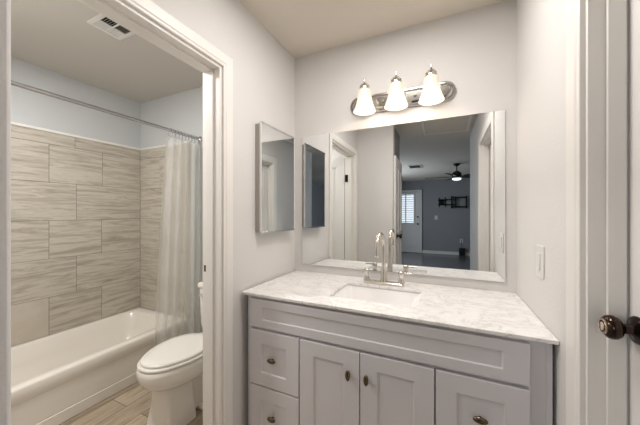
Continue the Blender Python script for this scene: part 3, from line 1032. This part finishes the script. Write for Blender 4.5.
# ------------------------------------------------------------------ seen in the mirror: hall and bedroom
ha = thing('attic_hatch', 'warm white attic hatch panel in the hall ceiling', 'attic hatch', (1.02, -2.08, CEIL))
bm = B(); box(bm, 0.77, 1.27, -2.38, -1.78, CEIL - 0.008, CEIL)
obj('panel', bm, M['hatch'], ha)
bm = B()
for a in ((0.74, 1.30, -2.41, -2.38), (0.74, 1.30, -1.78, -1.75), (0.74, 0.77, -2.38, -1.78), (1.27, 1.30, -2.38, -1.78)):
    box(bm, *a, CEIL - 0.018, CEIL)
obj('frame', bm, M['trim'], ha, bevel=0.003)

fnx, fny = 1.256, -5.05
fan = thing('ceiling_fan', 'black ceiling fan with glowing light bowl in the bedroom', 'ceiling fan', (fnx, fny, CEIL))
bm = B(); lathe(bm, [(0, 0), (0.072, 0), (0.068, -0.03), (0.03, -0.055), (0.014, -0.058), (0, -0.058)], 24, (fnx, fny, CEIL))
obj('canopy', bm, M['black_metal'], fan)
bm = B(); tube(bm, [(fnx, fny, CEIL - 0.055), (fnx, fny, CEIL - 0.17)], 0.012)
obj('downrod', bm, M['black_metal'], fan)
bm = B(); lathe(bm, [(0, -0.165), (0.035, -0.165), (0.085, -0.20), (0.10, -0.24), (0.10, -0.30), (0.075, -0.325), (0, -0.325)], 28, (fnx, fny, CEIL))
obj('motor', bm, M['black_metal'], fan)
for k in range(5):
    a = 2 * PI * k / 5 + PI
    ca, sa = math.cos(a), math.sin(a)
    bm = B()
    loops = []
    for u, hw in ((0.10, 0.018), (0.17, 0.022), (0.20, 0.055), (0.45, 0.066), (0.62, 0.066), (0.66, 0.045)):
        P = []
        for s, zt in ((-1, 0), (1, 0), (1, 1), (-1, 1)):
            zz = CEIL - 0.295 + s * hw * 0.20 + zt * 0.007
            P.append((fnx + ca * u - sa * s * hw, fny + sa * u + ca * s * hw, zz))
        loops.append(P)
    loft(bm, loops)
    obj('blade', bm, M['black_metal'], fan)
bm = B(); lathe(bm, [(0, -0.326), (0.085, -0.326), (0.095, -0.335), (0.085, -0.36), (0.05, -0.375), (0, -0.38)], 28, (fnx, fny, CEIL))
obj('light_bowl', bm, M['fan_glow'], fan, label='lit white glass bowl')

bv = thing('air_vent', 'small ceiling register in the bedroom, beside the black ceiling fan', 'air vent', (0.37, -5.05, CEIL))
bm = B()
for a in ((0.22, 0.52, -5.27, -5.24), (0.22, 0.52, -4.86, -4.83), (0.22, 0.25, -5.24, -4.86), (0.49, 0.52, -5.24, -4.86)):
    box(bm, *a, CEIL - 0.012, CEIL)
obj('frame', bm, M['metal_white'], bv, bevel=0.002)
bm = B(); box(bm, 0.25, 0.49, -5.24, -4.86, CEIL - 0.003, CEIL)  # dark plate again stands in for duct shade
obj('duct_shade_plate', bm, M['duct_shade'], bv, label='dark plate painted as duct shade')

tv = thing('television_bracket', 'black swing arm television bracket on the far bedroom wall', 'tv bracket', (1.25, FAR, 1.70))
bm = B()
box(bm, 0.84, 0.87, FAR, FAR + 0.02, 1.54, 1.86); box(bm, 1.02, 1.05, FAR, FAR + 0.02, 1.54, 1.86)
box(bm, 0.82, 1.07, FAR, FAR + 0.022, 1.60, 1.66); box(bm, 0.82, 1.07, FAR, FAR + 0.022, 1.74, 1.80); box(bm, 0.85, 1.00, FAR, FAR + 0.022, 1.62, 1.80)
obj('wall_plate', bm, M['black_metal'], tv)
for zz in (1.62, 1.78):
    bm = B()
    box(bm, 0.98, 1.36, FAR + 0.022, FAR + 0.062, zz - 0.018, zz + 0.018)
    obj('arm', bm, M['black_metal'], tv)
bm = B()
for zz in (1.545, 1.845):
    box(bm, 1.20, 1.66, FAR + 0.062, FAR + 0.085, zz - 0.022, zz + 0.022)
box(bm, 1.20, 1.245, FAR + 0.062, FAR + 0.085, 1.50, 1.89); box(bm, 1.615, 1.66, FAR + 0.062, FAR + 0.085, 1.50, 1.89)
box(bm, 1.32, 1.36, FAR + 0.062, FAR + 0.085, 1.56, 1.83)
obj('tv_frame', bm, M['black_metal'], tv)


def wall_plate(name, label, cat, x, z, part):
    t = thing(name, label, cat, (x, FAR, z))
    bm = B(); box(bm, x - 0.045, x + 0.045, FAR, FAR + 0.008, z - 0.065, z + 0.065)
    obj('cover_plate', bm, M['plastic'], t, bevel=0.003)
    if part == 'rocker':
        bm = B(); box(bm, x - 0.016, x + 0.016, FAR + 0.008, FAR + 0.013, z - 0.033, z + 0.033)
        obj(part, bm, M['plastic'], t, bevel=0.002)
    else:
        for zs in (z - 0.040, z + 0.010):
            bm = B(); box(bm, x - 0.016, x + 0.016, FAR + 0.008, FAR + 0.010, zs, zs + 0.030)
            obj(part, bm, M['black'], t)


wall_plate('light_switch', 'small white switch plate on the far bedroom wall', 'light switch', 0.76, 1.20, 'rocker')
wall_plate('power_outlet', 'white outlet low on the far bedroom wall above a black box', 'outlet', 1.50, 0.46, 'socket')
wb = thing('wall_box', 'small black box standing at the far baseboard below the outlet', 'box', (1.51, FAR + 0.06, 0))
bm = B(); box(bm, 1.43, 1.60, FAR + 0.016, FAR + 0.11, 0.0, 0.24)
obj('case', bm, M['black'], wb, bevel=0.01)
bm = B(); tube(bm, [(1.51, FAR + 0.05, 0.24), (1.505, FAR + 0.03, 0.34), (1.50, FAR + 0.02, 0.42)], 0.006)
obj('cord', bm, M['black'], wb)

for o in bpy.data.objects:
    if '_o' in o:
        del o['_o']
